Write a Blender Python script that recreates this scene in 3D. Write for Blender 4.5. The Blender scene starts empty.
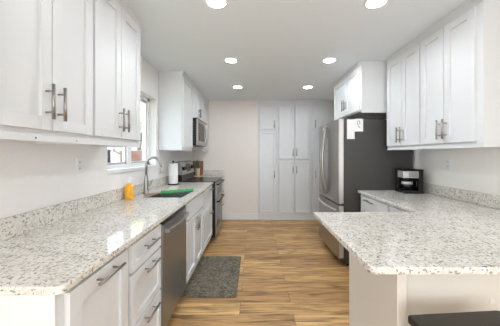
import bpy, bmesh, math, random
from mathutils import Vector, Matrix
random.seed(7)
C = bpy.context.scene.collection
SC = bpy.context.scene
H = 1.344                      # eye height

# ------------------------------------------------------------------ camera
cd = bpy.data.cameras.new('camera'); cam = bpy.data.objects.new('camera', cd); C.objects.link(cam)
cam.location = (0, 0, H); cam.rotation_euler = (math.pi/2, 0, 0)
cd.sensor_width = 36; cd.lens = 18.0; cd.shift_x = -0.008; cd.shift_y = -0.018
cd.clip_start = 0.02; cd.clip_end = 300
SC.camera = cam
# ------------------------------------------------------------------ world (daylight)
w = bpy.data.worlds.new('sky'); SC.world = w; w.use_nodes = True
nt = w.node_tree; bg = nt.nodes['Background']
sky = nt.nodes.new('ShaderNodeTexSky'); sky.sky_type = 'HOSEK_WILKIE'; sky.turbidity = 4; sky.ground_albedo = .5
sky.sun_direction = (0.45, 0.6, 0.65)
mixs = nt.nodes.new('ShaderNodeMix'); mixs.data_type = 'RGBA'; mixs.inputs[0].default_value = .55
mixs.inputs[7].default_value = (.8, .9, 1.0, 1)
nt.links.new(sky.outputs[0], mixs.inputs[6]); nt.links.new(mixs.outputs[2], bg.inputs[0])
bg.inputs[1].default_value = 1.5
def area(name, loc, rot, sx, sy, power, col):
    l = bpy.data.lights.new(name, 'AREA'); l.shape = 'RECTANGLE'; l.size = sx; l.size_y = sy; l.energy = power; l.color = col
    o = bpy.data.objects.new(name, l); C.objects.link(o); o.location = loc; o.rotation_euler = rot; return o
# added fill light, tilted up, standing inside the patio opening behind the camera
area('rear_fill', (0.33, -5.8, 1.1), (math.radians(120), 0, 0), 2.9, 2.1, 23, (0.93, .97, 1))
# two added fill lights in front of the solid side walls, out of view
area('left_side_fill', (-1.2, -.85, 1.45), (math.radians(100), 0, math.radians(-90)), 1.5, 1.2, 5.5, (.93, .97, 1))
area('right_side_fill', (1.86, -.85, 1.45), (math.radians(100), 0, math.radians(90)), 1.5, 1.2, 5.5, (.93, .97, 1))
sun = bpy.data.lights.new('sun', 'SUN'); sun.energy = 2.5; sun.angle = .03
so = bpy.data.objects.new('sun', sun); C.objects.link(so); so.rotation_euler = (math.radians(50), 0, math.radians(40))
LAMP = 43.0
vs = SC.view_settings; vs.view_transform = 'Standard'; vs.look = 'None'; vs.gamma = 1; vs.use_curve_mapping = False; vs.exposure = 2.12

# ------------------------------------------------------------------ materials
def mat(name, col, rough=.5, metal=0, spec=.5, noise=0, nscale=20, bump=0, coat=0, emit=None, stretch=None):
    m = bpy.data.materials.new(name); m.use_nodes = True; t = m.node_tree; b = t.nodes['Principled BSDF']
    b.inputs['Base Color'].default_value = (*col, 1); b.inputs['Roughness'].default_value = rough
    b.inputs['Metallic'].default_value = metal; b.inputs['Specular IOR Level'].default_value = spec
    b.inputs['Coat Weight'].default_value = coat
    tc = t.nodes.new('ShaderNodeTexCoord'); mp = t.nodes.new('ShaderNodeMapping')
    t.links.new(tc.outputs['Object'], mp.inputs[0])
    if stretch: mp.inputs['Scale'].default_value = stretch
    nz = t.nodes.new('ShaderNodeTexNoise'); nz.inputs['Scale'].default_value = nscale; nz.inputs['Detail'].default_value = 4
    t.links.new(mp.outputs[0], nz.inputs['Vector'])
    if noise:
        r = t.nodes.new('ShaderNodeValToRGB')
        r.color_ramp.elements[0].position = .3; r.color_ramp.elements[1].position = .7
        r.color_ramp.elements[0].color = (*[c*(1-noise) for c in col], 1)
        r.color_ramp.elements[1].color = (*[min(1, c*(1+noise)) for c in col], 1)
        t.links.new(nz.outputs['Fac'], r.inputs[0]); t.links.new(r.outputs[0], b.inputs['Base Color'])
    if bump:
        bn = t.nodes.new('ShaderNodeBump'); bn.inputs['Strength'].default_value = bump; bn.inputs['Distance'].default_value = .003
        t.links.new(nz.outputs['Fac'], bn.inputs['Height']); t.links.new(bn.outputs[0], b.inputs['Normal'])
    if emit:
        b.inputs['Emission Color'].default_value = (*emit[0], 1); b.inputs['Emission Strength'].default_value = emit[1]
    return m
M = {}
M['white'] = mat('white_lacquer', (.715, .723, .73), .40, 0, .35, noise=.01, nscale=3)
M['cream_panel'] = mat('cream_paint', (.80, .755, .68), .5, noise=.01, nscale=3)
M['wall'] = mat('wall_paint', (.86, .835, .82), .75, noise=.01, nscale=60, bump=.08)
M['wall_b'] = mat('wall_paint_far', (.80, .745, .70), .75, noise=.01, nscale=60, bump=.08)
M['wall_r'] = mat('wall_paint_right', (.87, .84, .79), .75, noise=.01, nscale=60, bump=.08)
M['ceil'] = mat('ceiling_paint', (.83, .87, .91), .8, noise=.01, nscale=80, bump=.05)
M['trim'] = mat('trim_paint', (.82, .82, .81), .35)
M['nickel'] = mat('brushed_nickel', (.36, .34, .32), .30, 1, noise=.05, nscale=60)
M['steel'] = mat('stainless_steel', (.36, .35, .34), .33, 1, noise=.06, nscale=12, stretch=(1, 1, 40))
M['steel_dark'] = mat('dark_stainless', (.36, .38, .41), .36, 1, noise=.06, nscale=12, stretch=(1, 1, 40))
M['steel_light'] = mat('light_steel', (.62, .61, .60), .4, .6, noise=.04, nscale=20)
M['fridge_side'] = mat('charcoal_enamel', (.052, .048, .045), .5, noise=.08, nscale=150, bump=.05)
M['black'] = mat('black_plastic', (.010, .010, .010), .35, 0, .25, noise=.1, nscale=40)
M['black_glass'] = mat('black_glass', (.008, .008, .009), .22, 0, .25, noise=.1, nscale=20)
M['dark_seat'] = mat('black_seat', (.022, .018, .011), .32, noise=.15, nscale=60, bump=.1)
M['plate'] = mat('white_plastic', (.84, .84, .83), .4)
M['paper'] = mat('paper', (.86, .86, .85), .9, noise=.02, nscale=60, bump=.15)
M['ink'] = mat('ink', (.06, .06, .07), .7)
M['soap'] = mat('orange_soap', (.86, .40, .01), .18, noise=.04, nscale=30)
M['green'] = mat('green_silicone', (.03, .30, .08), .5, noise=.25, nscale=60, bump=.2)
M['teal'] = mat('green_glaze', (.07, .19, .11), .35, noise=.15, nscale=50)
M['lens'] = mat('lamp_lens', (1, 1, 1), .5, emit=((.89, .945, 1), LAMP))
M['grass'] = mat('grass', (.20, .22, .10), .9, noise=.4, nscale=8)
M['fence'] = mat('red_brown_board', (.14, .065, .045), .8, noise=.35, nscale=4)
M['house'] = mat('pale_yellow_board', (.75, .68, .42), .8, noise=.05, nscale=4)
M['housegrey'] = mat('grey_siding', (.40, .38, .38), .8, noise=.25, nscale=5)
M['roof'] = mat('roof_shingle', (.20, .18, .17), .9, noise=.3, nscale=20)
M['bark'] = mat('bark', (.12, .10, .085), .9, noise=.3, nscale=20)
M['shrub'] = mat('shrub_leaf', (.45, .45, .40), .8, noise=.5, nscale=14)
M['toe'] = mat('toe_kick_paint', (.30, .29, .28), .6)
M['sponge'] = mat('beige_sponge', (.45, .30, .14), .9, noise=.2, nscale=90, bump=.4)

def wood(name, c1, c2, c3, axis='Z', scale=1.0, rough=.5):
    m = bpy.data.materials.new(name); m.use_nodes = True; t = m.node_tree; b = t.nodes['Principled BSDF']
    tc = t.nodes.new('ShaderNodeTexCoord'); mp = t.nodes.new('ShaderNodeMapping'); t.links.new(tc.outputs['Object'], mp.inputs[0])
    s = {'X': (1, 14, 14), 'Y': (14, 1, 14), 'Z': (14, 14, 1)}[axis]
    mp.inputs['Scale'].default_value = tuple(v*scale for v in s)
    nz = t.nodes.new('ShaderNodeTexNoise'); nz.inputs['Scale'].default_value = 4; nz.inputs['Detail'].default_value = 5
    t.links.new(mp.outputs[0], nz.inputs['Vector'])
    r = t.nodes.new('ShaderNodeValToRGB'); e = r.color_ramp.elements
    e[0].position = .3; e[0].color = (*c1, 1); e[1].position = .7; e[1].color = (*c3, 1)
    k = e.new(.5); k.color = (*c2, 1)
    t.links.new(nz.outputs['Fac'], r.inputs[0]); t.links.new(r.outputs[0], b.inputs['Base Color'])
    b.inputs['Roughness'].default_value = rough
    return m
M['board'] = wood('acacia_board', (.16, .07, .03), (.28, .13, .06), (.38, .20, .10))
M['board_light'] = wood('maple_board', (.50, .33, .20), (.60, .42, .27), (.68, .50, .34))

def granite():
    m = bpy.data.materials.new('granite'); m.use_nodes = True; t = m.node_tree; b = t.nodes['Principled BSDF']; L = t.links.new
    tc = t.nodes.new('ShaderNodeTexCoord'); mp = t.nodes.new('ShaderNodeMapping'); L(tc.outputs['Object'], mp.inputs[0])
    mp.inputs['Rotation'].default_value = (0, 0, .5); mp.inputs['Scale'].default_value = (1, 1, 1)
    def noise(scale, det=3, dist=0):
        n = t.nodes.new('ShaderNodeTexNoise'); n.inputs['Scale'].default_value = scale; n.inputs['Detail'].default_value = det
        n.inputs['Distortion'].default_value = dist; L(mp.outputs[0], n.inputs['Vector']); return n.outputs['Fac']
    def ramp(src, p0, p1, c0=(0, 0, 0), c1=(1, 1, 1)):
        r = t.nodes.new('ShaderNodeValToRGB'); e = r.color_ramp.elements
        e[0].position = p0; e[1].position = p1; e[0].color = (*c0, 1); e[1].color = (*c1, 1); L(src, r.inputs[0]); return r.outputs[0]
    def mix(fac, a, c):
        x = t.nodes.new('ShaderNodeMix'); x.data_type = 'RGBA'
        L(fac, x.inputs[0])
        if isinstance(a, tuple): x.inputs[6].default_value = (*a, 1)
        else: L(a, x.inputs[6])
        if isinstance(c, tuple): x.inputs[7].default_value = (*c, 1)
        else: L(c, x.inputs[7])
        return x.outputs[2]
    base = ramp(noise(9, 4), .35, .65, (.60, .555, .485), (.75, .71, .645))
    v = t.nodes.new('ShaderNodeTexVoronoi'); v.inputs['Scale'].default_value = 120; L(mp.outputs[0], v.inputs['Vector'])
    cell = t.nodes.new('ShaderNodeSeparateColor'); L(v.outputs['Color'], cell.inputs[0])
    c = mix(ramp(cell.outputs[0], .55, .62), base, (.79, .765, .715))
    c = mix(ramp(cell.outputs[1], .88, .91), c, (.38, .34, .28))
    c = mix(ramp(noise(60, 4, .8), .625, .69), c, (.24, .215, .19))
    c = mix(ramp(noise(80, 3, .5), .665, .685), c, (.09, .085, .08))
    c = mix(ramp(noise(38, 3, 1.2), .64, .72), c, (.38, .32, .25))
    L(c, b.inputs['Base Color']); b.inputs['Roughness'].default_value = .08; b.inputs['Specular IOR Level'].default_value = .5
    return m
M['granite'] = granite()

def floor_mat():
    m = bpy.data.materials.new('oak_planks'); m.use_nodes = True; t = m.node_tree; b = t.nodes['Principled BSDF']; L = t.links.new
    tc = t.nodes.new('ShaderNodeTexCoord'); br = t.nodes.new('ShaderNodeTexBrick'); L(tc.outputs['Object'], br.inputs['Vector'])
    br.offset = .37; br.squash = 1; br.inputs['Scale'].default_value = 1
    br.inputs['Brick Width'].default_value = 1.22; br.inputs['Row Height'].default_value = .18
    br.inputs['Mortar Size'].default_value = .0018; br.inputs['Mortar Smooth'].default_value = .1; br.inputs['Bias'].default_value = 0
    br.inputs['Color1'].default_value = (0, 0, 0, 1); br.inputs['Color2'].default_value = (1, 1, 1, 1); br.inputs['Mortar'].default_value = (.2, .2, .2, 1)
    pr = t.nodes.new('ShaderNodeValToRGB'); e = pr.color_ramp.elements
    e[0].position = 0; e[0].color = (.43, .25, .10, 1); e[1].position = 1; e[1].color = (.68, .445, .195, 1)
    k = e.new(.5); k.color = (.56, .345, .14, 1)
    L(br.outputs['Color'], pr.inputs[0])
    # grain, shifted from board to board
    mp = t.nodes.new('ShaderNodeMapping'); L(tc.outputs['Object'], mp.inputs[0]); mp.inputs['Scale'].default_value = (1.6, 17, 1)
    ad = t.nodes.new('ShaderNodeVectorMath'); ad.operation = 'ADD'
    sc = t.nodes.new('ShaderNodeVectorMath'); sc.operation = 'SCALE'; sc.inputs['Scale'].default_value = 9
    L(br.outputs['Color'], sc.inputs[0]); L(mp.outputs[0], ad.inputs[0]); L(sc.outputs[0], ad.inputs[1])
    nz = t.nodes.new('ShaderNodeTexNoise'); nz.inputs['Scale'].default_value = 1.6; nz.inputs['Detail'].default_value = 7; nz.inputs['Distortion'].default_value = 1.1
    L(ad.outputs[0], nz.inputs['Vector'])
    gr = t.nodes.new('ShaderNodeValToRGB'); g = gr.color_ramp.elements
    g[0].position = .30; g[0].color = (.36, .30, .24, 1); g[1].position = .60; g[1].color = (1.18, 1.15, 1.12, 1)
    L(nz.outputs['Fac'], gr.inputs[0])
    mu = t.nodes.new('ShaderNodeMix'); mu.data_type = 'RGBA'; mu.blend_type = 'MULTIPLY'; mu.inputs[0].default_value = 1
    L(pr.outputs[0], mu.inputs[6]); L(gr.outputs[0], mu.inputs[7])
    mo = t.nodes.new('ShaderNodeMix'); mo.data_type = 'RGBA'; L(br.outputs['Fac'], mo.inputs[0]); L(mu.outputs[2], mo.inputs[6]); mo.inputs[7].default_value = (.13, .075, .035, 1)
    L(mo.outputs[2], b.inputs['Base Color']); b.inputs['Roughness'].default_value = .42
    return m
M['floor'] = floor_mat()

def rug_mat():
    m = bpy.data.materials.new('rug_weave'); m.use_nodes = True; t = m.node_tree; b = t.nodes['Principled BSDF']; L = t.links.new
    tc = t.nodes.new('ShaderNodeTexCoord')
    n1 = t.nodes.new('ShaderNodeTexNoise'); n1.inputs['Scale'].default_value = 26; n1.inputs['Detail'].default_value = 5; n1.inputs['Distortion'].default_value = 1.5
    L(tc.outputs['Object'], n1.inputs['Vector'])
    r = t.nodes.new('ShaderNodeValToRGB'); e = r.color_ramp.elements
    e[0].position = .38; e[0].color = (.085, .072, .052, 1); e[1].position = .66; e[1].color = (.25, .215, .16, 1)
    L(n1.outputs['Fac'], r.inputs[0]); L(r.outputs[0], b.inputs['Base Color']); b.inputs['Roughness'].default_value = .95
    n2 = t.nodes.new('ShaderNodeTexNoise'); n2.inputs['Scale'].default_value = 220; L(tc.outputs['Object'], n2.inputs['Vector'])
    bn = t.nodes.new('ShaderNodeBump'); bn.inputs['Strength'].default_value = .6; bn.inputs['Distance'].default_value = .004
    L(n2.outputs['Fac'], bn.inputs['Height']); L(bn.outputs[0], b.inputs['Normal'])
    return m
M['rug'] = rug_mat()

def glass(name, tint=(1, 1, 1), rough=0.0):
    m = bpy.data.materials.new(name); m.use_nodes = True; t = m.node_tree
    t.nodes.clear(); out = t.nodes.new('ShaderNodeOutputMaterial'); tr = t.nodes.new('ShaderNodeBsdfTransparent'); tr.inputs[0].default_value = (*tint, 1)
    gl = t.nodes.new('ShaderNodeBsdfGlossy'); gl.inputs['Roughness'].default_value = .02; fr = t.nodes.new('ShaderNodeFresnel'); fr.inputs[0].default_value = 1.45
    mx = t.nodes.new('ShaderNodeMixShader'); ge = t.nodes.new('ShaderNodeNewGeometry'); ma = t.nodes.new('ShaderNodeMath'); ma.operation = 'MULTIPLY'; mb_ = t.nodes.new('ShaderNodeMath'); mb_.operation = 'SUBTRACT'; mb_.inputs[0].default_value = 1
    t.links.new(ge.outputs['Backfacing'], mb_.inputs[1]); t.links.new(fr.outputs[0], ma.inputs[0]); t.links.new(mb_.outputs[0], ma.inputs[1]); t.links.new(ma.outputs[0], mx.inputs[0]); t.links.new(tr.outputs[0], mx.inputs[1]); t.links.new(gl.outputs[0], mx.inputs[2])
    t.links.new(mx.outputs[0], out.inputs[0]); return m
M['glass'] = glass('clear_glass', (.96, .98, .98))
M['carafe'] = glass('carafe_glass', (.75, .75, .76))

# ------------------------------------------------------------------ mesh helpers (world coordinates, stored relative to the thing's base)
class MB:
    def __init__(s, map=None): s.bm = bmesh.new(); s.map = map
    def _m(s, vs):
        if s.map:
            for v in vs: v.co = s.map(v.co)
    def box(s, x0, x1, y0, y1, z0, z1, r=0):
        g = bmesh.ops.create_cube(s.bm, size=1); vs = g['verts']
        for v in vs: v.co = Vector(((x0+x1)/2+v.co.x*(x1-x0), (y0+y1)/2+v.co.y*(y1-y0), (z0+z1)/2+v.co.z*(z1-z0)))
        s._m(vs); return s
    def tube(s, pts, r, seg=10, caps=True, mapped=True):
        P = [Vector(p) for p in pts]; n = len(P); R = r if isinstance(r, (list, tuple)) else [r]*n
        if s.map and mapped: P = [s.map(p) for p in P]
        rings = []; prev = None
        for i in range(n):
            t = (P[min(i+1, n-1)]-P[max(i-1, 0)]).normalized()
            if prev is None:
                a = Vector((0, 0, 1)) if abs(t.z) < .9 else Vector((1, 0, 0)); u = t.cross(a).normalized()
            else: u = (prev - t*prev.dot(t)).normalized()
            prev = u; v = t.cross(u)
            rings.append([s.bm.verts.new(P[i]+(u*math.cos(2*math.pi*k/seg)+v*math.sin(2*math.pi*k/seg))*R[i]) for k in range(seg)])
        for a, b in zip(rings, rings[1:]):
            for k in range(seg): s.bm.faces.new((a[k], a[(k+1) % seg], b[(k+1) % seg], b[k])).smooth = True
        if caps: s.bm.faces.new(rings[0][::-1]); s.bm.faces.new(rings[-1])
        return s
    def lathe(s, prof, c, seg=28):
        rings = []
        for r, z in prof:
            rings.append([s.bm.verts.new(Vector(c)+Vector((r*math.cos(2*math.pi*k/seg), r*math.sin(2*math.pi*k/seg), z))) for k in range(seg)] if r > 1e-5 else [s.bm.verts.new(Vector(c)+Vector((0, 0, z)))])
        for a, b in zip(rings, rings[1:]):
            for k in range(seg):
                k2 = (k+1) % seg
                if len(a) == 1 and len(b) == 1: continue
                if len(a) == 1: f = s.bm.faces.new((a[0], b[k2], b[k]))
                elif len(b) == 1: f = s.bm.faces.new((a[k], a[k2], b[0]))
                else: f = s.bm.faces.new((a[k], a[k2], b[k2], b[k]))
                f.smooth = True
        return s
    def prism(s, poly, axis, a0, a1):        # poly in the plane normal to axis, extruded a0..a1
        def pt(p, a): return Vector({'x': (a, p[0], p[1]), 'y': (p[0], a, p[1]), 'z': (p[0], p[1], a)}[axis])
        A = [s.bm.verts.new(pt(p, a0)) for p in poly]; B = [s.bm.verts.new(pt(p, a1)) for p in poly]
        s._m(A+B)
        s.bm.faces.new(A[::-1]); s.bm.faces.new(B); n = len(poly)
        for i in range(n): s.bm.faces.new((A[i], A[(i+1) % n], B[(i+1) % n], B[i]))
        return s
    def build(s, name, m, parent=None, bevel=.0015, seg=2):
        bm = s.bm; bmesh.ops.recalc_face_normals(bm, faces=bm.faces)
        org = Vector((0, 0, 0))
        if parent is not None:
            q = parent
            while q.parent: q = q.parent
            org = q.location.copy()
        else:
            xs = [v.co for v in bm.verts]
            org = Vector(((min(c.x for c in xs)+max(c.x for c in xs))/2, (min(c.y for c in xs)+max(c.y for c in xs))/2, min(c.z for c in xs)))
        for v in bm.verts: v.co -= org
        me = bpy.data.meshes.new(name); bm.to_mesh(me); bm.free(); me.materials.append(m)
        o = bpy.data.objects.new(name, me); C.objects.link(o)
        if parent is not None: o.parent = parent
        else: o.location = org
        if bevel:
            b = o.modifiers.new('bevel', 'BEVEL'); b.width = bevel; b.segments = seg; b.limit_method = 'ANGLE'; b.angle_limit = math.radians(40)
        return o
def tag(o, label, cat, group=None):
    o['label'] = label; o['category'] = cat
    if group: o['group'] = group
    return o
def thing(name, label, cat, loc, group=None):
    o = bpy.data.objects.new(name, None); C.objects.link(o); o.location = loc; o.empty_display_size = .1
    return tag(o, label, cat, group)
def struct(o): o['kind'] = 'structure'; return o
def plate(axis, us, vs_, holes, a0, a1):     # a slab with rectangular holes, as one closed mesh
    b = MB(); vt = {}
    def P(u, v, a): return {'x': (a, u, v), 'y': (u, a, v), 'z': (u, v, a)}[axis]
    def V(i, j, k):
        if (i, j, k) not in vt: vt[(i, j, k)] = b.bm.verts.new(P(us[i], vs_[j], (a0, a1)[k]))
        return vt[(i, j, k)]
    solid = {(i, j) for i in range(len(us)-1) for j in range(len(vs_)-1)} - set(holes)
    for (i, j) in solid:
        b.bm.faces.new((V(i, j, 0), V(i+1, j, 0), V(i+1, j+1, 0), V(i, j+1, 0)))
        b.bm.faces.new((V(i, j, 1), V(i, j+1, 1), V(i+1, j+1, 1), V(i+1, j, 1)))
        for (di, dj, p, q) in ((-1, 0, (i, j), (i, j+1)), (1, 0, (i+1, j), (i+1, j+1)), (0, -1, (i, j), (i+1, j)), (0, 1, (i, j+1), (i+1, j+1))):
            if (i+di, j+dj) not in solid:
                b.bm.faces.new((V(*p, 0), V(*q, 0), V(*q, 1), V(*p, 1)))
    return b

XL, XR, YB, ZC, YR = -1.26, 1.92, 5.13, 2.44, -6.0
# ------------------------------------------------------------------ structure
struct(MB().box(XL-.2, XR+.2, YR-.2, YB+.2, -.1, 0).build('floor', M['floor'], bevel=0))
struct(MB().box(XL-.2, XR+.2, YR-.2, YB+.2, ZC, ZC+.1).build('ceiling', M['ceil'], bevel=0))
WY0, WY1, WZ0, WZ1 = 2.15, 3.215, 1.20, 2.05
struct(plate('x', [YR, WY0, WY1, YB+.12], [0, WZ0, WZ1, ZC], [(1, 1)], XL-.18, XL).build('wall_left', M['wall'], bevel=0))
struct(MB().box(XR, XR+.15, YR, YB+.12, 0, ZC).build('wall_right', M['wall_r'], bevel=0))
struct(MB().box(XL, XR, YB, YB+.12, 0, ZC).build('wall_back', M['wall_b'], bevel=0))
struct(plate('y', [XL, -1.0, 1.6, XR], [0, .02, 2.15, ZC], [(1, 1)], YR-.12, YR).build('wall_rear', M['wall'], bevel=0))
struct(MB().box(-.655, .082, YB-.016, YB, 0, .13).build('baseboard_back', M['trim'], bevel=.003))
# patio opening frame behind the camera
d = struct(MB().box(-1.0, -.94, YR-.1, YR-.02, .02, 2.15).box(1.54, 1.6, YR-.1, YR-.02, .02, 2.15).box(-.94, 1.54, YR-.1, YR-.02, 2.09, 2.15).box(.27, .33, YR-.1, YR-.02, .02, 2.09).box(-.94, 1.54, YR-.1, YR-.02, .02, .08).build('door_1', M['trim'], bevel=.003))
for n_, xw in ((2, XL+.012), (3, XR-.012)):  # unseen frames on solid wall, added around the side fill lights
    struct(MB().box(xw-.011, xw+.011, -1.66, -1.6, .82, 2.08).box(xw-.011, xw+.011, -.10, -.04, .82, 2.08).box(xw-.011, xw+.011, -1.6, -.10, .82, .85).box(xw-.011, xw+.011, -1.6, -.10, 2.05, 2.08).build('window_%d' % n_, M['trim'], bevel=.002))
# kitchen window: vinyl slider set deep in the wall
f = MB(); x0, x1 = XL-.145, XL-.085
f.box(x0, x1, WY0, WY0+.045, WZ0, WZ1).box(x0, x1, WY1-.045, WY1, WZ0, WZ1).box(x0, x1, WY0, WY1, WZ0, WZ0+.04).box(x0, x1, WY0, WY1, WZ1-.045, WZ1)
f.box(x0, x1+.005, 2.66, 2.735, WZ0+.04, WZ1-.045)
wf = struct(f.build('window_1', M['trim'], bevel=.003))
sash = MB(); sx0, sx1 = x0+.012, x1-.015
for (a, b_) in ((WY0+.045, 2.66), (2.735, WY1-.045)):
    sash.box(sx0, sx1, a, a+.02, WZ0+.04, WZ1-.045).box(sx0, sx1, b_-.02, b_, WZ0+.04, WZ1-.045).box(sx0, sx1, a, b_, WZ0+.04, WZ0+.06).box(sx0, sx1, a, b_, WZ1-.065, WZ1-.045)
def sub(o, parent):                         # attach world-built mesh under a mesh structure
    o.parent = parent; o.location = Vector(o.location)-Vector(parent.location); return o
sub(sash.build('window_sash', M['steel_light'], bevel=.001), wf)
for (a, b_) in ((WY0+.065, 2.64), (2.755, WY1-.065)):
    sub(MB().box(x0+.026, x0+.03, a, b_, WZ0+.06, WZ1-.065).build('window_pane', M['glass'], bevel=0), wf)
sub(MB().box(XL-.085, XL+.018, WY0-.0, WY1, WZ0-.03, WZ0+.004).build('window_sill', M['trim'], bevel=.003), wf)

# ------------------------------------------------------------------ cabinet kit
def MAP(side, face):
    # local (a, n, z): a along the run, n out of the face
    if side == 'L': return lambda c: Vector((face+c.y, c.x, c.z))
    if side == 'R': return lambda c: Vector((face-c.y, c.x, c.z))
    return lambda c: Vector((c.x, face-c.y, c.z))
def pull(side, face, parent, a, z, L, vert, n0=.0, name='handle'):
    b = MB(MAP(side, face)); s = n0+.034; r = .0072
    if vert:
        b.tube([(a, s, z-L/2), (a, s, z+L/2)], r)
        for k in (-1, 1): b.tube([(a, n0-.001, z+k*L*.3), (a, s, z+k*L*.3)], .0048, 8)
    else:
        b.tube([(a-L/2, s, z), (a+L/2, s, z)], r)
        for k in (-1, 1): b.tube([(a+k*L*.3, n0-.001, z), (a+k*L*.3, s, z)], .0048, 8)
    return b.build(name, M['nickel'], parent, bevel=0)
def front(side, face, parent, a0, a1, z0, z1, name='door', hnd=None, fr=.058, m='white', flat=False):
    b = MB(MAP(side, face)); t = .022 if side == 'B' else .02
    if flat or z1-z0 < .12:
        b.box(a0, a1, 0, t, z0, z1)
    else:
        b.box(a0, a0+fr, 0, t, z0, z1).box(a1-fr, a1, 0, t, z0, z1).box(a0+fr, a1-fr, 0, t, z0, z0+fr).box(a0+fr, a1-fr, 0, t, z1-fr, z1)
        b.box(a0+fr-.004, a1-fr+.004, 0, (.003 if side == 'B' else .007), z0+fr-.004, z1-fr+.004)
    o = b.build(name, M[m], parent, bevel=.0015)
    if hnd:
        a, z, L, v = hnd; pull(side, face, o, a, z, L, v, n0=t)
    return o
def carcass(side, face, parent, a0, a1, z0, z1, depth, toe=0, m='white', hole=None):
    b = MB(MAP(side, face))
    if hole:                                 # an open-topped box under a sink
        b.box(a0, a0+.018, -depth, 0, z0, z1).box(a1-.018, a1, -depth, 0, z0, z1).box(a0, a1, -depth, -depth+.012, z0, z1).box(a0, a1, -.018, 0, z0, z1).box(a0, a1, -depth, 0, z0, z0+.018)
    else: b.box(a0, a1, -depth, 0, z0, z1)
    o = b.build('carcass', M[m], parent, bevel=.001)
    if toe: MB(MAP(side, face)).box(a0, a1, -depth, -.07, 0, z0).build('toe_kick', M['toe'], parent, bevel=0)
    return o
def base_cab(side, face, a0, a1, depth, label, group, hole=False, z1=.884, name='base_cabinet'):
    mp = MAP(side, face); c = mp(Vector(((a0+a1)/2, -depth/2, 0)))
    t = thing(name, label, 'cabinet', (c.x, c.y, 0), group)
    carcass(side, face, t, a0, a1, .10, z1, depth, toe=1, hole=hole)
    return t
GL = 'white base cabinets along the window wall'
FL = -.655; DL = .60
t = base_cab('L', FL, .835, 1.27, DL, 'white base cabinet with one tall door at the near end of the long counter', GL)
front('L', FL, t, .862, 1.262, .115, .865, hnd=(1.07, .835, .19, False), fr=.065)
MB().box(XL+.005, FL-.0, .822, .835, .0, .884).build('end_panel', M['white'], t)
t = base_cab('L', FL, 1.272, 1.722, DL, 'white three-drawer base cabinet between the tall door and dishwasher', GL)
for (z0, z1, zh) in ((.72, .865, .81), (.432, .705, .675), (.115, .417, .39)):
    front('L', FL, t, 1.305, 1.712, z0, z1, 'drawer', hnd=(1.51, zh, .18, False), fr=.045)
t = base_cab('L', FL, 2.338, 3.135, DL, 'white double-door sink cabinet between dishwasher and far drawers', GL, hole=True, name='sink_cabinet')
front('L', FL, t, 2.35, 3.122, .70, .865, 'drawer_front', flat=True)
front('L', FL, t, 2.35, 2.733, .115, .685, hnd=(2.70, .60, .16, True))
front('L', FL, t, 2.739, 3.122, .115, .685, hnd=(2.772, .60, .16, True))
t = base_cab('L', FL, 3.137, 3.822, DL, 'white two-drawer base cabinet just before the stove', GL)
for (z0, z1, zh) in ((.548, .865, .835), (.115, .533, .50)):
    front('L', FL, t, 3.155, 3.81, z0, z1, 'drawer', hnd=(3.60, zh, .16, False), fr=.055)
t = base_cab('L', FL, 4.605, 5.125, DL, 'narrow white drawer cabinet between the stove and the far wall', GL)
for (z0, z1, zh) in ((.70, .865, .80), (.43, .685, .62), (.115, .415, .36)):
    front('L', FL, t, 4.62, 5.10, z0, z1, 'drawer', hnd=(4.86, zh, .18, False), fr=.045)

# right run
GR = 'white base cabinets on the fridge side'
FR = 1.262; DR = .65
t = base_cab('R', FR, 2.30, 2.955, DR, 'white drawer and door base cabinet beside the refrigerator', GR)
front('R', FR, t, 2.325, 2.89, .72, .865, 'drawer', hnd=(2.66, .835, .2, False), flat=True)
front('R', FR, t, 2.325, 2.60, .115, .705, hnd=(2.57, .62, .16, True)); front('R', FR, t, 2.606, 2.89, .115, .705, hnd=(2.636, .62, .16, True))
t = base_cab('R', FR, 1.845, 2.298, DR, 'white base cabinet in the corner behind the peninsula', GR)
front('R', FR, t, 1.90, 2.285, .72, .865, 'drawer', flat=True)
front('R', FR, t, 1.90, 2.285, .115, .705, hnd=(2.24, .62, .16, True))
# peninsula
t = thing('peninsula_cabinet', 'cream panelled peninsula base under the overhanging granite at right', 'cabinet', (1.31, 1.53, 0))
MB().box(.72, 1.915, 1.275, 1.82, .10, .884).box(.72, 1.915, 1.275, 1.76, 0, .10).build('carcass', M['cream_panel'], t)
MB().box(.70, .72, 1.222, 1.84, 0, .884).build('end_panel', M['cream_panel'], t)
MB().box(.72, .748, 1.226, 1.275, 0, .884).build('stile', M['cream_panel'], t)
MB().tube([(1.212, 1.2755, .594), (1.212, 1.2715, .594)], .014, 20).build('screw_cover', M['wall_r'], t, bevel=0)
def bfront_far(parent, a0, a1, z0, z1, name, fr=.055, hnd=None):      # fronts looking into the kitchen (+Y)
    b = MB(); y = 1.82
    b.box(a0, a0+fr, y, y+.02, z0, z1).box(a1-fr, a1, y, y+.02, z0, z1).box(a0+fr, a1-fr, y, y+.02, z0, z0+fr).box(a0+fr, a1-fr, y, y+.02, z1-fr, z1).box(a0+fr-.004, a1-fr+.004, y, y+.009, z0+fr-.004, z1-fr+.004)
    o = b.build(name, M['white'], parent)
    MB().tube([(a1-.04, y+.05, z1-.2), (a1-.04, y+.05, z1-.04)], .0058).tube([(a1-.04, y+.019, z1-.17), (a1-.04, y+.05, z1-.17)], .0048).tube([(a1-.04, y+.019, z1-.07), (a1-.04, y+.05, z1-.07)], .0048).build('handle', M['nickel'], o, bevel=0)
bfront_far(t, .735, 1.21, .115, .865, 'door')

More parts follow.
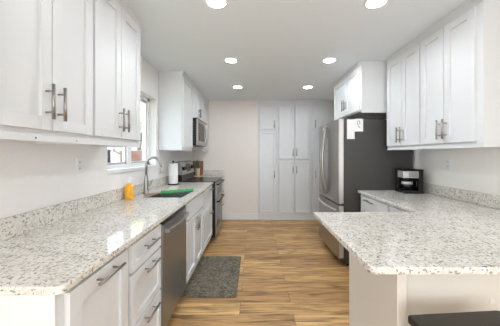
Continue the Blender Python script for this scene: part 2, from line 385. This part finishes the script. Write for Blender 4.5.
# ------------------------------------------------------------------ counters
ZT, ZB = .914, .886
def counter(name, label, b, loc=None, round_edges=()):
    bm = b.bm
    if round_edges:
        es = [e for e in bm.edges if abs(e.verts[0].co.x-e.verts[1].co.x) < 1e-6 and abs(e.verts[0].co.y-e.verts[1].co.y) < 1e-6 and any(abs(e.verts[0].co.x-p[0]) < 1e-4 and abs(e.verts[0].co.y-p[1]) < 1e-4 for p in round_edges)]
        bmesh.ops.recalc_face_normals(bm, faces=bm.faces)
        bmesh.ops.bevel(bm, geom=es, offset=.022, segments=5, profile=.5, affect='EDGES')
    o = b.build(name, M['granite'], bevel=.004); tag(o, label, 'countertop'); return o
b = plate('z', [XL+.001, -1.115, -.715, -.62], [.808, 2.47, 2.99, 3.838], [(1, 1)], ZB, ZT)
ct = counter('countertop', 'long speckled granite countertop under the window with cut-out sink', b, round_edges=[(-.62, .808)])
def splash(parent, *bx):
    q = MB().box(*bx).build('backsplash', M['granite'], bevel=.002); return sub(q, parent)
splash(ct, XL+.001, XL+.018, .808, 3.838, ZT+.001, 1.022)
b = plate('z', [XL+.001, -.62], [4.60, YB-.001], [], ZB, ZT)
ct2 = counter('countertop', 'small granite countertop in the far corner beyond the stove', b)
splash(ct2, XL+.02, -.62, YB-.019, YB-.001, ZT+.001, 1.015)
b = plate('z', [.442, 1.23, XR-.001], [.947, 1.853, 2.965], [(0, 1)], ZB, ZT)
ct3 = counter('countertop', 'L-shaped granite countertop of the peninsula running back to the refrigerator', b, round_edges=[(.442, .947)])
splash(ct3, XR-.018, XR-.001, .947, 2.965, ZT+.001, 1.018)

# ------------------------------------------------------------------ wall cabinets
def rail(side, face, parent, a0, a1, z0, z1):
    return MB(MAP(side, face)).box(a0, a1, .0004, .007, z0-.001, z1).build('light_rail', M['white'], parent)
def crown(side, face, parent, a0, a1, z0=2.385, z1=ZC-.001, ret=None):
    b = MB(MAP(side, face))
    poly = [(.0004, z0), (.006, z0), (.010, z0+.012), (.018, z0+.03), (.024, z1), (.0004, z1)]
    b.prism([(p[0], p[1]) for p in poly], 'x', a0, a1)
    return b.build('crown', M['white'], parent, bevel=.001)
GU = 'white wall cabinets on the window wall'
def wall_cab(side, face, a0, a1, z0, depth, label, group, doors, zd0, zd1=2.375, ztop=ZC-.002, railz=None):
    mp = MAP(side, face); c = mp(Vector(((a0+a1)/2, -depth/2, 0)))
    t = thing('wall_cabinet', label, 'cabinet', (c.x, c.y, z0), group)
    b = MB(mp); b.box(a0, a1, -depth, 0, z0+.02, ztop).box(a0, a0+.016, -depth, 0, z0, z0+.02).box(a1-.016, a1, -depth, 0, z0, z0+.02)
    b.build('carcass', M['white'], t, bevel=.001)
    for dd in doors: front(side, face, t, dd[0], dd[1], zd0, zd1, hnd=dd[2])
    if railz: rail(side, face, t, a0, a1, z0, z0+.03)
    crown(side, face, t, a0, a1)
    return t
FU = -.95; DU = .305
hz = 1.578
t = wall_cab('L', FU, .852, 1.455, 1.40, DU, 'near white wall cabinet with two doors at left above the long counter', GU,
    [(.862, 1.151, (1.118, hz, .158, True)), (1.156, 1.446, (1.187, hz, .158, True))], 1.452, railz=1)
for y in (1.08, 1.33): MB().tube([(FU+.006, y, 1.414), (FU+.0085, y, 1.414)], .0035, 10).build('screw', M['black'], t, bevel=0)
wall_cab('L', FU, 1.457, 2.057, 1.40, DU, 'white wall cabinet with two doors just before the window', GU,
    [(1.466, 1.755, (1.724, hz, .158, True)), (1.760, 2.049, (1.791, hz, .158, True))], 1.452, railz=1)
wall_cab('L', FU, 3.29, 3.812, 1.395, DU, 'tall single-door white wall cabinet between window and microwave', GU,
    [(3.32, 3.80, None)], 1.435, railz=1)
wall_cab('L', FU, 3.814, 4.575, 1.90, DU, 'short white wall cabinet directly above the microwave', GU,
    [(3.824, 4.19, (4.16, 2.02, .14, True)), (4.195, 4.565, (4.225, 2.02, .14, True))], 1.915)
wall_cab('L', FU, 4.577, 5.128, 1.395, DU, 'white wall cabinet between the microwave and far wall', GU,
    [(4.59, 5.115, (4.63, 1.55, .15, True))], 1.435, railz=1)
GV = 'white wall cabinets on the fridge side'
FV = 1.553
wall_cab('R', FV, 1.69, 2.312, 1.39, .362, 'wide white wall cabinet nearest the camera at right', GV,
    [(1.742, 2.020, (1.992, hz-.035, .158, True)), (2.026, 2.304, (2.055, hz-.035, .158, True))], 1.432, railz=1)
wall_cab('R', FV, 2.314, 2.90, 1.39, .362, 'white two-door wall cabinet above the coffee maker', GV,
    [(2.322, 2.602, (2.574, hz-.035, .158, True)), (2.607, 2.888, (2.636, hz-.035, .158, True))], 1.432, railz=1)
wall_cab('R', 1.262, 2.935, 3.885, 1.83, .655, 'deep white wall cabinet above the refrigerator', GV,
    [(2.955, 3.405, (3.375, 2.0, .14, True)), (3.41, 3.875, (3.44, 2.0, .14, True))], 1.864)

# ------------------------------------------------------------------ pantry in the back wall
P = thing('pantry_cabinet', 'tall white built-in pantry with eight shaker doors on the far wall', 'cabinet', (.83, 5.11, 0))
FP = YB-.03; k = 48.7
def px(x): return (x-254)*FP/250
def pz(y): return H-(y-154)*FP/250
MB().box(.085, 1.60, FP-.004, FP, 0, .125).build('toe_board', M['white'], P)
crown('B', FP, P, .085, 1.60, 2.395)
hl = .15
c1 = (px(259.3), px(276)); c2 = (px(278.8), px(294.05)); c3 = (px(294.9), px(310.0)); c4 = (px(312.8), px(329.5))
g_ = .007; q = MB(); q.box(.085, 1.60, FP+.022, YB-.001, 0, ZC-.002)
for xa, xb in ((.085, c1[0]-g_), (c1[1]+g_, c2[0]-g_), (c3[1]+g_, c4[0]-g_), (c4[1]+g_, 1.60)): q.box(xa, xb, FP, FP+.022, 0, ZC-.002)
for (xa, xb) in ((c1[0]-g_, c1[1]+g_), (c2[0]-g_, c3[1]+g_), (c4[0]-g_, c4[1]+g_)):
    q.box(xa, xb, FP, FP+.022, 0, .135-g_).box(xa, xb, FP, FP+.022, 2.365+g_, ZC-.002)
for (xa, xb) in ((c1[0]-g_, c1[1]+g_), (c4[0]-g_, c4[1]+g_)): q.box(xa, xb, FP, FP+.022, 1.812+g_, 1.838-g_)
q.box(c2[0]-g_, c3[1]+g_, FP, FP+.022, 1.215+g_, 1.24-g_)
q.build('carcass', M['white'], P, bevel=0)
for c, hx in ((c1, px(274.3)), (c4, px(315))):
    front('B', FP, P, *c, 1.838, 2.365, hnd=(hx, pz(124), hl, True), fr=.05)
    front('B', FP, P, *c, .135, 1.812, hnd=(hx, pz(174), hl, True), fr=.05)
for c, hx in ((c2, px(292.8)), (c3, px(296.3))):
    front('B', FP, P, *c, 1.24, 2.365, hnd=(hx, pz(152), hl, True), fr=.05)
    front('B', FP, P, *c, .135, 1.215, hnd=(hx, pz(169.5), hl, True), fr=.05)

# ------------------------------------------------------------------ refrigerator
R = thing('refrigerator', 'stainless french-door refrigerator with charcoal side panel', 'refrigerator', (1.47, 3.43, 0))
y0, y1 = 2.985, 3.872; XB = 1.075; XF = 1.005
MB().box(XB, XR-.03, y0, y1, .03, 1.755).build('body', M['fridge_side'], R, bevel=.004)
MB().box(XB+.04, XR-.06, y0+.03, y1-.03, 0, .03).build('foot', M['black'], R, bevel=0)
ym = (y0+y1)/2
def fdoor(name, a, b_, z0, z1):
    # door with slightly crowned face, grey sides
    q = MB(); n = 8; poly = [(XB-.006, a), (XB-.006, b_)]
    for i in range(n+1):
        u = i/n; yy = b_+(a-b_)*u; g = (yy-y0)/(y1-y0)
        poly.append((XF-.012*math.sin(math.pi*g)+.004, yy))
    q.prism(poly, 'z', z0, z1)
    return q.build(name, M['steel'], R, bevel=.004)
def fhandle(parent, y):
    pts = []
    for i in range(15):
        u = i/14; pts.append((XF-.030-.050*math.sin(math.pi*u), y, .80+u*.91))
    h = MB().tube(pts, .016, 12)
    h.box(XF-.03, XF+.0, y-.010, y+.010, .80, .83).box(XF-.03, XF+.0, y-.010, y+.010, 1.68, 1.71)
    h.build('handle', M['nickel'], parent, bevel=.001)
da = fdoor('door', y0, ym-.005, .745, 1.765); fhandle(da, ym-.045)
db = fdoor('door', ym+.005, y1, .745, 1.765); fhandle(db, ym+.045)
MB().box(XF+.012, XB-.006, y0-.0015, y0+.003, .75, 1.76).build('edge_trim', M['steel_light'], da, bevel=0)
dr = fdoor('drawer', y0, y1, .09, .728)
MB().box(XF+.012, XB-.006, y0-.0015, y0+.003, .10, .72).build('edge_trim', M['steel_light'], dr, bevel=0)
MB().tube([(XF-.02-.03*math.sin(math.pi*i/12), y0+.06+i/12*(y1-y0-.12), .665) for i in range(13)], .0115, 12).box(XF-.024, XF+.002, y0+.055, y0+.075, .655, .675).box(XF-.024, XF+.002, y1-.075, y1-.055, .655, .675).build('handle', M['steel_light'], dr, bevel=.001)
for a in (y0+.03, y1-.09): MB().box(XF+.03, XB+.05, a, a+.06, 1.755, 1.777).build('hinge_cover', M['fridge_side'], R, bevel=.003)
# papers on the side
def onside(x, y, yy=2.985): return ((x-254)*yy/250, H-(y-154)*yy/250)
def sheet(label, xa, ya, xb, yb, off=.0025):
    X0, Z1 = onside(xa, ya); X1, Z0 = onside(xb, yb)
    return tag(MB().box(X0, X1, y0-off, y0-.0006, Z0, Z1).build('paper_sheet', M['paper'], bevel=0), label, 'paper', 'papers on the refrigerator side')
sheet('long white paper hanging at the front edge of the refrigerator side', 347, 119.5, 354.6, 139)
sh = sheet('short white paper with a dark looped drawing on the refrigerator side', 354.7, 118.8, 363, 131.5)
q = MB(); pts = []
cx, cz = onside(358.4, 122.8)
for i in range(17):
    a = i/16*1.65*math.pi-.9; pts.append((cx+.016*math.cos(a), y0-.0035, cz+.024*math.sin(a)))
pts += [(cx+.004, y0-.0035, cz-.045), (cx+.018, y0-.0035, cz-.06)]
sub(q.tube(pts, .0028, 6).build('drawing', M['ink'], bevel=0), sh)

# ------------------------------------------------------------------ dishwasher
D = thing('dishwasher', 'dark stainless dishwasher with curved bar handle under the long counter', 'dishwasher', (-.93, 2.03, 0))
ya, yb = 1.727, 2.333
MB().box(XL+.03, FL, ya, yb, .10, .872).build('tub', M['black'], D)
MB().box(XL+.08, FL-.06, ya, yb, 0, .10).build('toe_kick', M['black'], D)
dd = MB().box(FL+.001, FL+.024, ya+.003, yb-.003, .105, .845).build('door', M['steel_dark'], D, bevel=.003)
MB().tube([(FL+.05+.018*math.sin(math.pi*i/14), ya+.05+i/14*(yb-ya-.1), .80) for i in range(15)], .011, 12).box(FL+.02, FL+.06, ya+.04, ya+.065, .785, .815).box(FL+.02, FL+.06, yb-.065, yb-.04, .785, .815).build('handle', M['steel'], dd, bevel=.003)
MB().tube([(FL+.0235, 2.13, .285), (FL+.0248, 2.13, .285)], .010, 16).build('badge', M['steel_light'], dd, bevel=0)
MB().box(FL+.001, FL+.018, ya+.003, yb-.003, .85, .872).build('control_strip', M['black_glass'], D, bevel=.001)

# ------------------------------------------------------------------ range
G = thing('range', 'stainless double-oven range with black glass cooktop and rear knobs', 'stove', (-.93, 4.22, 0))
ya, yb = 3.842, 4.597; FG = -.598
MB().box(XL+.03, FG, ya, yb, .06, .905).build('body', M['black'], G, bevel=.002)
MB().box(XL+.12, FG+.004, ya, yb, .905, .921).build('cooktop', M['black_glass'], G, bevel=.003)
for yy, xx, r in ((4.02, -.82, .10), (4.42, -.82, .08), (4.02, -1.02, .075), (4.42, -1.02, .10)):
    MB().lathe([(r-.003, .9212), (r-.003, .9217), (r, .9217), (r, .9212)], (xx, yy, 0), 36).build('burner_ring', M['steel_dark'], G, bevel=0)
for yy in (ya+.08, yb-.08): MB().lathe([(.0, 0), (.018, 0), (.018, .06), (0, .06)], (-.70, yy, 0), 14).build('foot', M['black'], G, bevel=0)
def rdoor(z0, z1, zh):
    o = MB().box(FG+.001, FG+.014, ya+.006, yb-.006, z0, z1).build('oven_door', M['steel_dark'], G, bevel=.003)
    MB().box(FG+.0135, FG+.0155, ya+.13, yb-.09, z0+.05, z1-.09).build('oven_window', M['black_glass'], o, bevel=.001)
    MB().tube([(FG+.05, ya+.04, zh), (FG+.05, yb-.04, zh)], .012, 12).box(FG+.012, FG+.055, ya+.05, ya+.075, zh-.012, zh+.012).box(FG+.012, FG+.055, yb-.075, yb-.05, zh-.012, zh+.012).build('handle', M['black'], o, bevel=.002)
rdoor(.64, .895, .868); rdoor(.13, .63, .602)
MB().box(FG+.001, FG+.012, ya+.006, yb-.006, .065, .125).build('kick_panel', M['steel_dark'], G, bevel=.002)
bgp = [(XL+.03, .905), (-1.105, .905), (-1.115, 1.02), (XL+.03, 1.02)]
bg_ = MB().prism(bgp, 'y', ya, yb).build('backguard_base', M['black'], G, bevel=.002)
bg2 = MB().prism([(XL+.03, 1.02), (-1.095, 1.02), (-1.135, 1.215), (-1.175, 1.225), (XL+.03, 1.225)], 'y', ya, yb).build('control_panel', M['steel'], G, bevel=.003)
def onpanel(z): return -1.095-.04*(z-1.02)/.195
zc = 1.115; nv = Vector((.98, 0, .2))
MB().prism([(onpanel(1.06)+.001, 1.06), (onpanel(1.06)+.003, 1.06), (onpanel(1.185)+.003, 1.185), (onpanel(1.185)+.001, 1.185)], 'y', 4.10, 4.36).build('display', M['black_glass'], bg2, bevel=0)
for yy in (3.905, 4.005, 4.435, 4.535):
    p = Vector((onpanel(zc), yy, zc)); MB().tube([p, p+nv*.012, p+nv*.013, p+nv*.038], [.034, .032, .024, .021], 18).build('knob', M['black'], bg2, bevel=0)

# ------------------------------------------------------------------ microwave
W = thing('microwave', 'stainless over-the-range microwave with glass door below the short cabinet', 'microwave', (-1.05, 4.19, 1.48))
ya, yb = 3.817, 4.572; FM = -.885
MB().box(XL+.002, FM, ya, yb, 1.475, 1.897).build('body', M['black'], W, bevel=.002)
md = MB().box(FM+.001, FM+.03, ya, 4.36, 1.485, 1.88).build('door', M['steel'], W, bevel=.003)
MB().box(FM+.0295, FM+.032, ya+.06, 4.27, 1.55, 1.83).build('window_glass', M['black_glass'], md, bevel=.001)
MB().tube([(FM+.03+.035*math.sin(math.pi*i/10), 4.325, 1.53+i/10*.31) for i in range(11)], .010, 10).build('handle', M['steel_light'], md, bevel=0)
cp = MB().box(FM+.001, FM+.03, 4.364, yb, 1.485, 1.88).build('control_panel', M['steel_dark'], W, bevel=.003)
MB().box(FM+.0295, FM+.0315, 4.39, yb-.03, 1.79, 1.86).build('display', M['plate'], cp, bevel=0)
MB().box(FM+.001, FM+.02, ya, yb, 1.884, 1.897).build('vent_grille', M['black'], W, bevel=0)
q = MB()
for i in range(9): q.box(-1.20, FM-.02, ya-.002, ya+.001, 1.52+i*.038, 1.536+i*.038)
q.build('side_vent', M['ink'], W, bevel=0)

# ------------------------------------------------------------------ sink, faucet
S = thing('sink', 'dark undermount kitchen sink basin below the faucet', 'sink', (-.915, 2.73, .68))
b = MB(); bx = (-1.12, -.71, 2.465, 2.995)
b.box(bx[0], bx[0]+.006, bx[2], bx[3], .69, ZB-.0005).box(bx[1]-.006, bx[1], bx[2], bx[3], .69, ZB-.0005).box(bx[0], bx[1], bx[2], bx[2]+.006, .69, ZB-.0005).box(bx[0], bx[1], bx[3]-.006, bx[3], .69, ZB-.0005).box(bx[0], bx[1], bx[2], bx[3], .684, .69)
b.build('basin', M['steel_dark'], S, bevel=.001)
MB().lathe([(0, .690), (.04, .690), (.044, .693), (.030, .693), (.026, .6905), (0, .6905)], (-.93, 2.73, 0)).build('drain', M['steel'], S, bevel=0)
F = thing('faucet', 'brushed nickel gooseneck pull-down faucet behind the sink', 'faucet', (-1.178, 2.73, ZT))
fx, fy = -1.178, 2.73
body = MB().lathe([(0, 0), (.032, 0), (.032, .006), (.026, .012), (.025, .05), (.0225, .13), (.0165, .19), (.0145, .2), (0, .2)], (fx, fy, ZT+.001)).build('body', M['nickel'], F, bevel=0)
pts = [(fx, fy, ZT+.19), (fx, fy, ZT+.30)]
rr = .08
for i in range(1, 15):
    a = math.pi - i/14*math.pi*.93; pts.append((fx+rr+rr*math.cos(a), fy+.0, ZT+.30+rr*1.15*math.sin(a)))
e = Vector(pts[-1]); dn = Vector((.18, 0, -1)).normalized()
pts.append(tuple(e+dn*.03))
MB().tube(pts, .0138, 14).build('gooseneck', M['nickel'], F, bevel=0)
MB().tube([e+dn*.03, e+dn*.05, e+dn*.085, e+dn*.098], [.0145, .016, .020, .020], 16).build('spray_head', M['nickel'], F, bevel=0)
MB().tube([(fx+.012, fy+.005, ZT+.085), (fx+.035, fy+.012, ZT+.09), (fx+.052, fy+.018, ZT+.12), (fx+.066, fy+.022, ZT+.15)], [.012, .010, .007, .006], 12).build('lever', M['nickel'], F, bevel=0)

# ------------------------------------------------------------------ things on the long counter
B = thing('soap_bottle', 'amber orange liquid soap bottle with white pump beside the faucet', 'soap bottle', (-1.188, 2.38, ZT))
c = (-1.188, 2.38, ZT+.0005)
MB().lathe([(0, 0), (.036, 0), (.039, .004), (.040, .02), (.040, .10), (.037, .122), (.026, .140), (.016, .147), (.0155, .152), (0, .152)], c).build('body', M['soap'], B, bevel=0)
MB().lathe([(0, .150), (.0175, .150), (.0175, .168), (.012, .172), (.005, .174), (.005, .196), (0, .196)], c, 20).build('collar', M['plate'], B, bevel=0)
MB().box(c[0]-.012, c[0]+.012, c[1]-.010, c[1]+.010, c[2]+.193, c[2]+.208).tube([(c[0]+.01, c[1], c[2]+.201), (c[0]+.038, c[1]-.01, c[2]+.200), (c[0]+.044, c[1]-.012, c[2]+.190)], .0048, 8).build('pump', M['plate'], B, bevel=.002)

T = thing('paper_towel_holder', 'white paper towel roll on a black countertop holder before the stove', 'paper towel', (-1.14, 3.53, ZT))
c = (-1.14, 3.53, ZT+.0005)
MB().lathe([(0, 0), (.072, 0), (.074, .004), (.070, .012), (0, .013)], c).build('base', M['black'], T, bevel=0)
MB().lathe([(0, .012), (.006, .012), (.006, .315), (.012, .318), (.012, .33), (0, .334)], c, 14).build('rod', M['black'], T, bevel=0)
MB().lathe([(.02, .014), (.061, .014), (.0625, .018), (.0625, .290), (.061, .294), (.02, .294), (.02, .014)], c, 36).build('paper_roll', M['paper'], T, bevel=0)

# rolled green mat on a wooden rod across the sink
q = MB(); p0 = Vector((-.985, 2.66, ZT+.021)); p1 = Vector((-.695, 2.85, ZT+.021))
n = 26; pts = [p0.lerp(p1, i/n) for i in range(n+1)]
q.tube(pts, [.016+.003*math.sin(i*1.9) for i in range(n+1)], 12)
q.tube([p+Vector((.008, -.03, -.004)) for p in pts], [.0125+.002*math.sin(i*2.3+1) for i in range(n+1)], 12)
gm = q.build('drying_mat', M['green'], bevel=0); tag(gm, 'green rolled drying mat lying across the far half of the sink', 'mat')
sub(MB().tube([Vector((-1.14, 2.58, ZT+.0095)), Vector((-.98, 2.662, ZT+.020))], .008, 10).build('rod', M['sponge'], bevel=0), gm)

# ------------------------------------------------------------------ boards by the far wall
def leaning(name, label, m, x0, x1, h, th, ybase, tilt, cat):
    b = MB(); w_ = x1-x0
    r = .02; poly = []
    for (cx, cz, a0) in ((x1-r, r, -90), (x1-r, h-r, 0), (x0+r, h-r, 90), (x0+r, r, 180)):
        for i in range(5): a = math.radians(a0+i*22.5); poly.append((cx+r*math.cos(a), cz+r*math.sin(a)))
    b.prism(poly, 'y', 0, th)
    for v in b.bm.verts:
        y, z = v.co.y, v.co.z
        v.co.y = ybase+y*math.cos(tilt)+z*math.sin(tilt); v.co.z = ZT+.001+z*math.cos(tilt)-y*math.sin(tilt)+th*math.sin(tilt)
    return tag(b.build(name, M[m], bevel=.003), label, cat)
leaning('cutting_board', 'large brown wooden cutting board leaning on the wall beyond the stove', 'board', -1.252, -1.03, .29, .02, 5.035, .16, 'cutting board')
V = thing('utensil_crock', 'pale wooden crock holding green utensils in front of the brown cutting board', 'crock', (-1.10, 4.88, ZT))
c = (-1.10, 4.88, ZT+.0005)
MB().lathe([(0, 0), (.036, 0), (.038, .005), (.042, .10), (.044, .15), (.040, .15), (.037, .10), (.033, .01), (0, .01)], c).build('crock', M['board_light'], V, bevel=0)
for i, (dx, dy, h_) in enumerate(((-.012, .01, .30), (.014, .008, .28), (0, -.014, .31), (.02, -.008, .25), (-.022, -.006, .26))):
    MB().tube([(c[0]+dx*.5, c[1]+dy*.5, c[2]+.012), (c[0]+dx, c[1]+dy, c[2]+.15), (c[0]+dx*1.6, c[1]+dy*1.6, c[2]+h_-.05), (c[0]+dx*1.7, c[1]+dy*1.7, c[2]+h_)], [.006, .008, .013, .008], 10).build('utensil', M['teal'], V, bevel=0)

# ------------------------------------------------------------------ coffee maker
K = thing('coffee_maker', 'black and silver drip coffee maker on the counter beside the refrigerator', 'coffee maker', (1.74, 2.77, ZT))
rot = Matrix.Rotation(math.radians(-6), 4, 'Z'); kc = Vector((1.735, 2.80, ZT))
def kmap(c): return rot @ c + kc           # local: x width, -y front
MB(kmap).box(-.105, .105, -.10, .09, .001, .035).build('base', M['black'], K, bevel=.006)
MB(kmap).box(.055, .105, -.095, .09, .035, .245).box(-.105, .055, .04, .09, .035, .245).build('water_tank', M['black'], K, bevel=.006)
MB(kmap).box(-.105, .055, -.10, .04, .168, .245).build('brew_head', M['steel_light'], K, bevel=.008)
MB(kmap).box(-.105, .105, -.102, .09, .245, .262).build('lid', M['black'], K, bevel=.005)
MB(kmap).box(-.05, .045, -.1035, -.0995, .18, .235).build('front_badge', M['steel'], K, bevel=.001)
cc = kmap(Vector((-.035, -.03, .036)))
ca = MB().lathe([(0, 0), (.048, 0), (.056, .02), (.056, .06), (.045, .095), (.040, .105), (.038, .105), (.043, .094), (.053, .06), (.053, .02), (.046, .003), (0, .003)], cc).build('carafe', M['carafe'], K, bevel=0)
MB().lathe([(.0, .105), (.043, .105), (.043, .118), (.03, .124), (0, .124)], cc).build('carafe_lid', M['black'], ca, bevel=0)
MB().tube([cc+Vector((.04, -.03, .108)), cc+Vector((.075, -.045, .10)), cc+Vector((.08, -.047, .05)), cc+Vector((.055, -.03, .025))], .008, 10).build('carafe_handle', M['black'], ca, bevel=0)
MB().lathe([(0, .004), (.046, .004), (.052, .02), (.052, .028), (0, .028)], cc).build('coffee', M['black'], ca, bevel=0)

MB().lathe([(.0525, .062), (.0575, .062), (.0505, .092), (.0465, .092)], cc).build('band', M['steel_light'], ca, bevel=0)
# ------------------------------------------------------------------ outlets
def outlet(side, face, a, z, label):
    mp = MAP(side, face); c = mp(Vector((a, 0, z)))
    t = thing('wall_outlet', label, 'outlet', c, 'wall outlets')
    MB(mp).box(a-.035, a+.035, .0005, .006, z-.057, z+.057).build('plate', M['plate'], t, bevel=.002)
    for dz in (-.022, .022):
        s = MB(mp).box(a-.016, a+.016, .006, .008, z+dz-.015, z+dz+.015).build('socket', M['trim'], t, bevel=.001)
        MB(mp).box(a-.008, a-.005, .008, .0085, z+dz-.006, z+dz+.007).box(a+.005, a+.008, .008, .0085, z+dz-.006, z+dz+.007).build('slot', M['ink'], s, bevel=0)
outlet('L', XL, 1.80, 1.262, 'white outlet plate on the wall left of the window')
outlet('R', XR, 2.47, 1.245, 'white outlet plate on the wall right of the coffee maker')
outlet('L', XL, 3.32, 1.12, 'white outlet plate on the wall between window and paper towels')

# ------------------------------------------------------------------ ceiling lights
ROWS = (('added out of view over the dining area', -1.6), ('added out of view by the patio opening', -3.6), ('nearest the camera', 1.80), ('in the middle row', 2.92), ('in the far row', 4.09))  # first two rows are unseen extra lamps, added to even out the light
for row, y in ROWS:
    for side, x in (('left', -.27), ('right', .88)):
        t = thing('recessed_light', f'round white recessed ceiling light {row}, {side} side', 'ceiling light', (x, y, ZC), 'recessed ceiling lights')
        MB().lathe([(.062, -.001), (.085, -.001), (.083, -.006), (.066, -.009), (.062, -.004)], (x, y, ZC), 36).build('trim_ring', M['plate'], t, bevel=0)
        MB().lathe([(0, -.004), (.061, -.004), (.0615, -.002), (0, -.002)], (x, y, ZC), 36).build('lens', M['lens'], t, bevel=0)

# ------------------------------------------------------------------ rug
b = MB(); r = .02; poly = []
for (cx, cy, a0) in ((-.165-r, 2.335+r, -90), (-.165-r, 3.265-r, 0), (-.68+r, 3.265-r, 90), (-.68+r, 2.335+r, 180)):
    for i in range(4): a = math.radians(a0+i*30); poly.append((cx+r*math.cos(a), cy+r*math.sin(a)))
b.prism(poly, 'z', .0005, .010)
tag(b.build('kitchen_mat', M['rug'], bevel=.003), 'mottled dark brown kitchen mat on the floor before the sink cabinet', 'rug')

# ------------------------------------------------------------------ stool
ST = thing('counter_stool', 'black backless counter stool at the peninsula in the lower right corner', 'stool', (.92, .95, 0))
sr = Matrix.Rotation(math.radians(4.5), 4, 'Z'); sc_ = Vector((.915, .948, 0))
def smap(c): return sr @ c + sc_
b = MB(smap); r = .015; poly = []
for (cx, cy, a0) in ((.22-r, -.18+r, -90), (.22-r, .18-r, 0), (-.225+r, .18-r, 90), (-.225+r, -.18+r, 180)):
    for i in range(5): a = math.radians(a0+i*22.5); poly.append((cx+r*math.cos(a), cy+r*math.sin(a)))
b.prism(poly, 'z', .598, .632); b.build('seat', M['dark_seat'], ST, bevel=.007, seg=3)
MB(smap).box(-.19, .19, -.155, -.135, .53, .598).box(-.19, .19, .135, .155, .53, .598).box(-.19, -.17, -.135, .135, .53, .598).box(.17, .19, -.135, .135, .53, .598).build('apron', M['dark_seat'], ST, bevel=.002)
for sx in (-1, 1):
    for sy in (-1, 1):
        MB(smap).prism([(sx*.19, .598), (sx*.155, .598), (sx*.175, 0), (sx*.205, 0)], 'y', sy*.155-.0175, sy*.155+.0175).build('leg', M['dark_seat'], ST, bevel=.002)
for (x0_, x1_, yy, z_) in ((-.17, .17, -.155, .2), (-.17, .17, .155, .2)): MB(smap).box(x0_, x1_, yy-.01, yy+.01, z_-.015, z_+.015).build('stretcher', M['dark_seat'], ST, bevel=.002)
for x_ in (-.18, .18): MB(smap).box(x_-.01, x_+.01, -.14, .14, .27, .30).build('stretcher', M['dark_seat'], ST, bevel=.002)

# ------------------------------------------------------------------ outside the window
struct(MB().box(-40, XL-.2, -8, 50, -.5, -.35).build('ground', M['grass'], bevel=0))
b = MB()
fyy = 10.0
for i in range(46):
    x = -5.35+i*.145; b.box(x, x+.14, fyy+random.uniform(0, .01), fyy+.02, -.35, 1.48+random.uniform(-.01, .01))
b.box(-5.35, 1.3, fyy+.02, fyy+.06, .1, .2).box(-5.35, 1.3, fyy+.02, fyy+.06, 1.1, 1.2)
tag(b.build('garden_fence', M['fence'], bevel=.002), 'reddish brown board fence seen through the window', 'fence')
N = thing('neighbouring_house', 'pale grey house with pale yellow gable seen through the window', 'house', (-9.5, 17, -.35))
MB().box(-14, -6.2, 14, 20, -.35, 2.1).build('wall', M['housegrey'], N)
MB().prism([(-14.3, 2.1), (-5.9, 2.1), (-5.9, 2.3), (-10.1, 4.6), (-14.3, 2.3)], 'y', 13.8, 20).build('roof', M['roof'], N)
wd = MB().box(-8.9, -7.9, 13.93, 14, .7, 1.7).build('window_frame', M['trim'], N); MB().box(-8.82, -7.98, 13.92, 13.94, .78, 1.62).build('pane', M['black_glass'], wd, bevel=0)
Q = thing('patio_cover', 'pale yellow patio cover outside above the window view', 'patio cover', (-2.5, 7.6, -.35))
MB().box(-3.1, -1.9, 6.2, 9.0, 2.2, 2.5).build('roof', M['house'], Q)
for (x, y) in ((-2.0, 6.3), (-2.0, 8.85), (-3.0, 8.9)): MB().box(x-.05, x+.05, y-.05, y+.05, -.35, 2.2).build('post', M['trim'], Q)
# bare tree and shrub
TR = thing('bare_tree', 'bare branching tree standing outside the window', 'tree', (-4.35, 8.9+3, -.35))
trunk = MB(); tx, ty = -5.6, 12.2; TR.location = (tx, ty, -.35)
trunk.tube([(tx, ty, -.35), (tx+.05, ty, 1.0), (tx-.05, ty, 2.2)], [.13, .10, .07], 10)
def branch(b, p, d_, L, r, depth):
    q = p+d_*L; b.tube([p, (p+q)/2+Vector((random.uniform(-.04, .04), 0, random.uniform(-.03, .03))), q], [r, r*.8, r*.6], 6)
    if depth:
        for _ in range(3):
            nd = (d_+Vector((random.uniform(-.8, .8), random.uniform(-.5, .5), random.uniform(-.2, .7)))).normalized()
            branch(b, q, nd, L*.72, r*.6, depth-1)
br = MB()
for z in (1.0, 1.5, 2.0, 2.2):
    for _ in range(3):
        branch(br, Vector((tx, ty, z)), Vector((random.uniform(-1, 1), random.uniform(-.5, .5), random.uniform(.3, 1))).normalized(), .7, .035, 3)
trunk.build('trunk', M['bark'], TR, bevel=0); br.build('branches', M['bark'], TR, bevel=0)
b = MB()
sx_, sy_ = -5.05, 9.2
for _ in range(420):
    u = Vector((random.gauss(0, 1), random.gauss(0, 1), random.gauss(0, 1))).normalized()*random.uniform(.5, 1)
    p = Vector((sx_+u.x*.36, sy_+u.y*.36, .45+u.z*.75)); s_ = random.uniform(.03, .07)
    a = Vector((random.uniform(-1, 1), random.uniform(-1, 1), random.uniform(-1, 1))).normalized(); c_ = a.orthogonal().normalized()
    f_ = b.bm.faces.new([b.bm.verts.new(p+a*s_), b.bm.verts.new(p+c_*s_*.5), b.bm.verts.new(p-a*s_), b.bm.verts.new(p-c_*s_*.5)])
SH = thing('garden_shrub', 'pale leafy shrub outside at the left of the window view', 'shrub', (sx_, sy_, -.35))
b.build('foliage', M['shrub'], SH, bevel=0)
MB().tube([(sx_, sy_, -.35), (sx_+.02, sy_, .6)], [.03, .015], 8).build('stem', M['bark'], SH, bevel=0)
